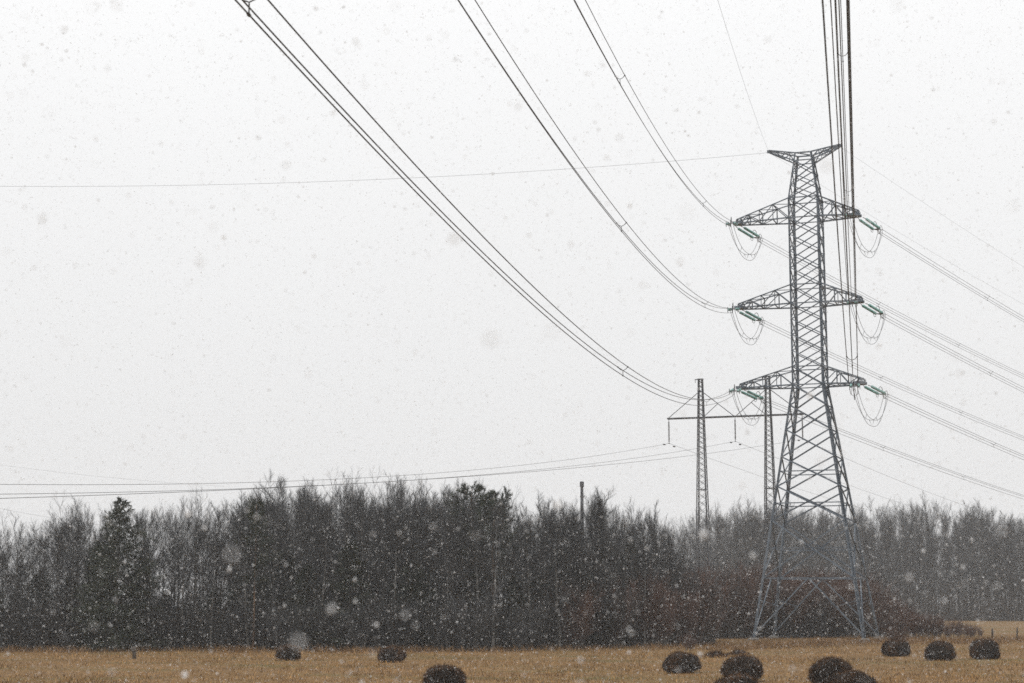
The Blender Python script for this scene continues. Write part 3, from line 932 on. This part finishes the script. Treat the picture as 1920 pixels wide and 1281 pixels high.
# rows of bare trees
for rI in range(7):
    xp = -170.0 + rI * 11
    while xp < 1345:
        left = xp < 440
        step = (56 if left else 42) + rnd.uniform(-12, 16)
        Y = front(xp) + 1.0 + rI * 3.2 + rnd.uniform(-1.3, 1.3)
        tall = rnd.random() < 0.38
        top = sky_row(xp) + (abs(rnd.gauss(0, 7)) if tall else rnd.uniform(18, 52)) + (rnd.choice([0, 0, 20, 50]) if rI < 2 else 0)
        H = top_z(xp, top, Y)
        if left: k = rnd.choice([0, 2, 6, 7, 4, 6, 7])
        else: k = rnd.choice([6, 7, 7, 8, 8, 5]) if tall else rnd.choice([0, 1, 1, 2, 3, 3, 4, 5, 8])
        kind = 'birch' if k in (4, 5, 8) else 'grey'
        if H > 2.5 and not (left and rI >= 5) and not (left and rI >= 3 and rnd.random() < 0.08):
            o = plant('birch_tree' if kind == 'birch' else 'bare_tree', BROAD[k], HP, colx(xp, Y), Y, H, *near_label_cat(kind, xp, rI), rnd.uniform(0.8, 1.2))
            o.rotation_euler.x = rnd.gauss(0, 0.03); o.rotation_euler.y = rnd.gauss(0, 0.03)
        xp += step
for i in range(64):                  # saplings filling in between and behind the rows
    xp = -130 + 1340 * (i + rnd.random()) / 64
    Y = front(xp) + 12 + rnd.uniform(0, 7)
    if xp < 440 and i % 3: continue
    k = rnd.choice([0, 1, 2, 3])
    plant('sapling', BROAD[k], HP, colx(xp, Y), Y, top_z(xp, rnd.uniform(995, 1060), Y), f'low bare sapling filling in behind the trees {place_of(xp)}', 'tree', f'saplings {place_of(xp)}', rnd.uniform(1.2, 1.6))
# single trees that stand out
for xp, top, dY, kind, k, wd, lab in (
    (222, 934, -0.6, 'spruce', 2, 1.2, 'dark pointed spruce rising above the bare trees at the left'),
    (186, 1012, 0.4, 'spruce', 1, 1.25, 'shorter dark spruce just left of the tall pointed spruce'),
    (268, 1040, 0.4, 'spruce', 0, 1.15, 'shorter dark spruce just right of the tall pointed spruce'),
    (880, 904, 6.5, 'pine', 0, 1.0, 'dark green pine crown highest on the skyline right of the centre left wood'),
    (925, 917, 5.0, 'pine', 1, 1.05, 'smaller dark pine crown just right of the highest pine'),
    (478, 935, 0.2, 'pine', 1, 0.7, 'slim pine with a yellowish brown trunk at the wood edge'),
    (838, 960, 0.1, 'birch', 5, 0.7, 'slim birch with a pale trunk at the wood edge left of the high pine'),
    (745, 888, 3.0, 'bare', 3, 1.0, 'bare tree whose pointed top stands highest between the birch tops'),
    (1121, 911, 3.0, 'bare', 3, 1.0, 'bare pointed tree just right of the dark post on the skyline'),
    (30, 972, 0.6, 'bare', 6, 1.15, 'round crowned bare tree alone at the left edge of the wood'),
    (140, 941, 1.0, 'bare', 6, 1.1, 'spreading bare tree left of the tall pointed spruce'),
    (372, 928, 0.8, 'bare', 6, 0.95, 'spreading bare tree at the first gap right of the pointed spruce'),
    (1226, 952, 6.0, 'bare', 1, 0.8, 'bare tree a little left of the left mast of the portal tower')):
    Y = front(xp) + dY
    H = top_z(xp, top, Y)
    me, nm, cat = {'spruce': (SPRUCE, 'spruce_tree', 'tree'), 'pine': (PINE, 'pine_tree', 'tree'), 'birch': (BROAD, 'birch_tree', 'tree'), 'bare': (BROAD, 'bare_tree', 'tree')}[kind]
    plant(nm, me[k], HP, colx(xp, Y), Y, H, lab, 'tree', None, wd)
# young spruces low in the wood
for i in range(34):
    xp = -120 + 1330 * (i + rnd.random()) / 34
    Y = front(xp) + rnd.uniform(0.6, 7)
    top = rnd.uniform(1010, 1110)
    if xp < 440: top = rnd.uniform(1075, 1130)
    plant('young_spruce', SPRUCE[i % 2], HP, colx(xp, Y), Y, top_z(xp, top, Y), f'young dark spruce low among the bare trees {place_of(xp)}', 'tree', f'young spruces {place_of(xp)}', rnd.uniform(1.2, 1.7))
# shrubs: grey along the foot of the wood, reddish to the right
for i in range(46):
    xp = -120 + 1150 * (i + rnd.random()) / 46
    Y = front(xp) - 0.4 + rnd.uniform(-0.4, 1.6)
    plant('grey_shrub', SHRUBG[0], SHRUB_H, colx(xp, Y), Y, rnd.uniform(1.6, 3.4), f'bushy grey shrub at the wood foot {place_of(xp)}', 'shrub', f'wood edge shrubs {place_of(xp)}', rnd.uniform(0.9, 1.3), ('stems', 'twigs'))
def thick_place(xp):
    return 'before the wood right of the dark post' if xp < 1200 else ('left of the big tower foot' if xp < 1405 else 'right behind the legs of the big tower')
for i in range(95):
    xp = 1035 + 615 * (i + rnd.random()) / 95
    Y = max(front(xp), 150 if xp > 1335 else 0) + rnd.uniform(-0.5, 11) ** 1.0
    top = float(np.interp(xp, [960, 1050, 1250, 1400, 1560, 1650], [1110, 1090, 1075, 1068, 1075, 1095])) + abs(rnd.gauss(0, 22))
    red = rnd.random() < 0.75
    plant('reddish_shrub' if red else 'grey_shrub', (SHRUBR[i % 2] if red else SHRUBG[0]), SHRUB_H, colx(xp, Y), Y, max(top_z(xp, top, Y), 1.5),
          f"{'reddish brown bare shrub' if red else 'tall grey shrub'} in the thicket {thick_place(xp)}", 'shrub',
          f"{'reddish' if red else 'grey'} thicket {thick_place(xp)}", rnd.uniform(0.9, 1.3), ('stems', 'twigs'))
for i in range(22):
    xp = 1640 + 195 * (i + rnd.random()) / 22
    Y = 150 + rnd.uniform(-3, 4)
    top = float(np.interp(xp, [1640, 1700, 1780, 1835], [1110, 1140, 1160, 1174])) + abs(rnd.gauss(0, 8))
    plant('reddish_shrub', SHRUBR[i % 2], SHRUB_H, colx(xp, Y), Y, max(top_z(xp, top, Y), 1.0), 'low brown shrub in the hedge tapering off right of the tower', 'shrub', 'low hedge right of the tower', rnd.uniform(1.0, 1.5), ('stems', 'twigs'))
gp = ground_at(1291, 1219)
plant('reddish_shrub', SHRUBR[0], SHRUB_H, gp[0], gp[1], 1.0, 'small reddish bush on the field edge above the lone round bale', 'shrub', None, 1.6, ('stems', 'twigs'))
gp = ground_at(1685, 1222)
plant('reddish_shrub', SHRUBR[1], SHRUB_H, gp[0], gp[1] + 1, 1.5, 'low reddish bush just behind the slumped reddish bale', 'shrub', None, 1.5, ('stems', 'twigs'))
# middle layer of small trees behind the thicket
for i in range(34):
    xp = 1180 + 480 * (i + rnd.random()) / 34
    Y = front(xp) + 16 + rnd.uniform(0, 14)
    top = float(np.interp(xp, [1180, 1260, 1330, 1450, 1660], [1000, 1058, 1068, 1070, 1082])) + abs(rnd.gauss(0, 20))
    plant('bare_tree', BROAD[rnd.choice([0, 1, 3])], HP, colx(xp, Y), Y, top_z(xp, top, Y), 'small bare tree between the reddish thicket and the far wood', 'tree', 'small trees behind the thicket', rnd.uniform(0.9, 1.3))
# the far wood on the right
FX = [1240, 1330, 1370, 1400, 1450, 1500, 1560, 1640, 1700, 1740, 1790, 1850, 1900, 1960, 2120]
FT = [985, 955, 940, 936, 944, 948, 944, 942, 946, 934, 944, 946, 958, 966, 965]
def far_place(xp):
    return 'left of the big tower' if xp < 1430 else ('seen through the big tower' if xp < 1620 else ('just right of the big tower' if xp < 1770 else 'towards the right edge'))
for rI in range(7):
    xp = 1235.0 + rI * 7
    while xp < 2110:
        Y = 292 + rI * 7 + rnd.uniform(-3, 3)
        top = float(np.interp(xp, FX, FT)) + (abs(rnd.gauss(0, 7)) if rnd.random() < 0.4 else rnd.uniform(8, 48)) + (rnd.choice([0, 10, 30, 60]) if rI < 3 else 0)
        k = rnd.choice([0, 1, 3, 2, 6, 7, 5, 8])
        plant('birch_tree' if k in (5, 8) else 'bare_tree', BROAD[k], HP, colx(xp, Y), Y, top_z(xp, top, Y),
              f"hazy {'birch' if k in (5, 8) else 'bare tree'} in the far wood {far_place(xp)}", 'tree',
              f"far wood {'birches' if k in (5, 8) else 'bare trees'} {far_place(xp)}", rnd.uniform(0.75, 1.05))
        xp += 34 + rnd.uniform(-7, 9)
for i in range(52):                  # lower trees filling the foot of the far wood
    xp = 1250 + 870 * (i + rnd.random()) / 52
    Y = 287 + rnd.uniform(0, 26)
    plant('sapling', BROAD[rnd.choice([0, 1, 2])], HP, colx(xp, Y), Y, top_z(xp, rnd.uniform(1020, 1085), Y), f'low bare tree at the foot of the far wood {far_place(xp)}', 'tree', f'low trees of the far wood {far_place(xp)}', rnd.uniform(1.1, 1.5))
# undergrowth: the mass of shoots and dead stems under the trees
def undergrowth():
    n = 16000
    xp = rng.uniform(-190, 1650, n)
    Y = np.interp(xp, FRX, FRY) + 0.3 + 19 * rng.random(n) ** 1.3
    Y = np.where((xp > 1335), np.maximum(Y, 150), Y)
    X = (xp - 960) / FPX * Y
    P = np.stack([X, Y, np.full(n, -0.1)], 1)
    D = unit(np.stack([rng.normal(0, 0.22, n), rng.normal(0, 0.22, n), np.ones(n)], 1))
    Ln = rng.uniform(0.8, 3.8, n)
    s1, nd, dr = grow(rng, P, D, Ln, np.full(n, 0.012), 2, 0.03, 0.12)
    P2, D2, t2, l2 = children(rng, nd, dr, Ln, 2, 0.25, 0.55)
    s2, _, _ = grow(rng, P2, D2, l2 * 0.3, np.full(len(P2), 0.009), 1, 0.1, 0.1)
    v, f = join_vf([spikes(*s) for s in s1 + s2])
    return tag(link('undergrowth', fast_mesh('undergrowth', v, f, M['undergrowth'])), 'tangle of shoots and dead stems under the trees of the wood', 'undergrowth', kind='stuff')
undergrowth()
def far_undergrowth():
    n = 7000
    xp = rng.uniform(1230, 2120, n)
    Y = 287 + 45 * rng.random(n) ** 1.3
    X = (xp - 960) / FPX * Y
    P = np.stack([X, Y, np.full(n, -0.1)], 1)
    D = unit(np.stack([rng.normal(0, 0.25, n), rng.normal(0, 0.25, n), np.ones(n)], 1))
    Ln = rng.uniform(1.5, 8, n)
    s1, nd, dr = grow(rng, P, D, Ln, np.full(n, 0.03), 2, 0.03, 0.1)
    P2, D2, t2, l2 = children(rng, nd, dr, Ln, 2, 0.25, 0.5)
    s2, _, _ = grow(rng, P2, D2, l2 * 0.3, np.full(len(P2), 0.022), 1, 0.1, 0.1)
    v, f = join_vf([spikes(*s) for s in s1 + s2])
    return tag(link('far_undergrowth', fast_mesh('far_undergrowth', v, f, M['undergrowth'])), 'dim undergrowth at the foot of the far wood', 'undergrowth', kind='stuff')
far_undergrowth()

# ------------------------------------------------------------------ small things on the field
def stake(x, yb, hpx, wpx, label, cat, name, lean, group=None):
    gp = ground_at(x, yb)
    k = FPX / gp[1]
    h, wd = hpx / k, wpx / k / 2
    mb = MB()
    P = [(0, 0, -0.1), (lean * 0.4, 0.01, h * 0.45), (lean, 0, h * 0.93), (lean * 1.1, 0, h)]
    mb.tube(P, [wd * 1.1, wd, wd * 0.9, wd * 0.55], 8)
    o = tag(mb.build(name, M['wood'], None, True), label, cat, group)
    o.location = (gp[0], gp[1], 0)
    mb = MB()
    mb.tube([(lean * 0.6, -wd * 0.8, h * 0.6), (lean * 0.6 + wd * 1.8, -wd * 1.0, h * 0.68)], [wd * 0.45, wd * 0.3], 6)
    mb.build('branch_stub', M['wood'], o)
stake(252, 1233, 20, 7, 'short dark broken stump on the field edge below the tall spruce', 'stump', 'tree_stump', -0.06)
stake(1861, 1197, 18, 4, 'thin wooden fence post on the far field behind the rightmost bale', 'fence post', 'fence_post', 0.02, 'fence posts')
stake(1907, 1199, 22, 3.2, 'thin leaning fence post at the right edge of the far field', 'fence post', 'fence_post', 0.05, 'fence posts')
def tussock(x, yb, wpx, hpx, label):
    gp = ground_at(x, yb); k = FPX / gp[1]
    n = 700
    r_ = rng
    X = r_.normal(0, wpx / k / 4, n); Y = r_.normal(0, wpx / k / 4, n)
    h = hpx / k * np.exp(-(X ** 2 + Y ** 2) / (wpx / k / 2.6) ** 2) * r_.uniform(0.6, 1.2, n) + 0.04
    o = link('grass_tussock', fast_mesh('grass_tussock', *blades(X, Y, h, h * 0.8, np.full(n, 0.012)), M['strand']))
    o.location = (gp[0], gp[1], 0)
    tag(o, label, 'grass tuft')
tussock(1342, 1230, 46, 11, 'low dark grass tuft just right above the lone round bale')
tussock(1385, 1226, 40, 8, 'flat brown grass tuft below the left tower foot')

# ------------------------------------------------------------------ falling snow
def snowfall():
    r_ = np.random.default_rng(104)
    n0 = 500000
    Y = r_.uniform(-3, 46, n0)
    X = r_.uniform(-18.5, 18.5, n0); Z = r_.uniform(0.0, 19.5, n0)
    keep = (np.abs(X) < 3.5 + 0.33 * np.maximum(Y, 0)) & (Z < 5.5 + 0.31 * np.maximum(Y, 0)) & ((X ** 2 + Y ** 2 + (Z - EYE) ** 2) > 2.0 ** 2)
    C = np.stack([X, Y, Z], 1)[keep]
    n = len(C)
    size = np.clip(np.exp(r_.normal(math.log(0.0040), 0.42, n)), 0.0018, 0.0105)      # flake radius
    ax = unit(np.stack([r_.normal(0.4, 0.3, n), r_.normal(0, 0.3, n), r_.normal(1, 0.4, n)], 1))
    a = unit(np.cross(ax, r_.normal(0, 1, (n, 3)))); b = np.cross(ax, a)
    el = r_.uniform(0.8, 1.7, n)
    near = np.hypot(C[:, 0], C[:, 1]) < 7
    def pieces(k, dirs, tri):
        v = np.stack([C[k] + d[k] * (size[k] * r_.uniform(0.75, 1.2, k.sum()))[:, None] for d in dirs], 1).reshape(-1, 3)
        return v, (np.arange(k.sum())[:, None, None] * len(dirs) + np.array(tri)[None]).reshape(-1, 3)
    oc = pieces(near, [ax * el[:, None], -ax * el[:, None], a, -a, b, -b],
                [(0, 2, 4), (0, 4, 3), (0, 3, 5), (0, 5, 2), (1, 4, 2), (1, 3, 4), (1, 5, 3), (1, 2, 5)])
    c3, s3 = -0.5, 0.87
    te = pieces(~near, [ax * 1.25, -ax * 0.45 + a * 1.1, -ax * 0.45 + (a * c3 + b * s3) * 1.1, -ax * 0.45 + (a * c3 - b * s3) * 1.1],
                [(0, 1, 2), (0, 2, 3), (0, 3, 1), (1, 3, 2)])
    o = link('falling_snow', fast_mesh('falling_snow', *join_vf([oc, te]), M['snow'], True))
    return tag(o, 'white snowflakes drifting through the air over the field', 'snow', kind='stuff')
snowfall()

# ------------------------------------------------------------------ haze of the snowy air
mb = MB()
mb.box((-640, -640, -1.2), (640, 640, 47))
hz = mb.build('haze', None)
hm = bpy.data.materials.new('haze')
hm.use_nodes = True
hn = hm.node_tree
hn.nodes.clear()
ho = hn.nodes.new('ShaderNodeOutputMaterial')
hv = hn.nodes.new('ShaderNodeVolumePrincipled')
hv.inputs['Color'].default_value = (0.97, 0.98, 1.0, 1)
hv.inputs['Density'].default_value = 0.00042
hv.inputs['Anisotropy'].default_value = 0.0
hn.links.new(hv.outputs[0], ho.inputs['Volume'])
hz.data.materials.append(hm)
tag(hz, 'thin pale snowy haze over the field', 'haze', kind='stuff')
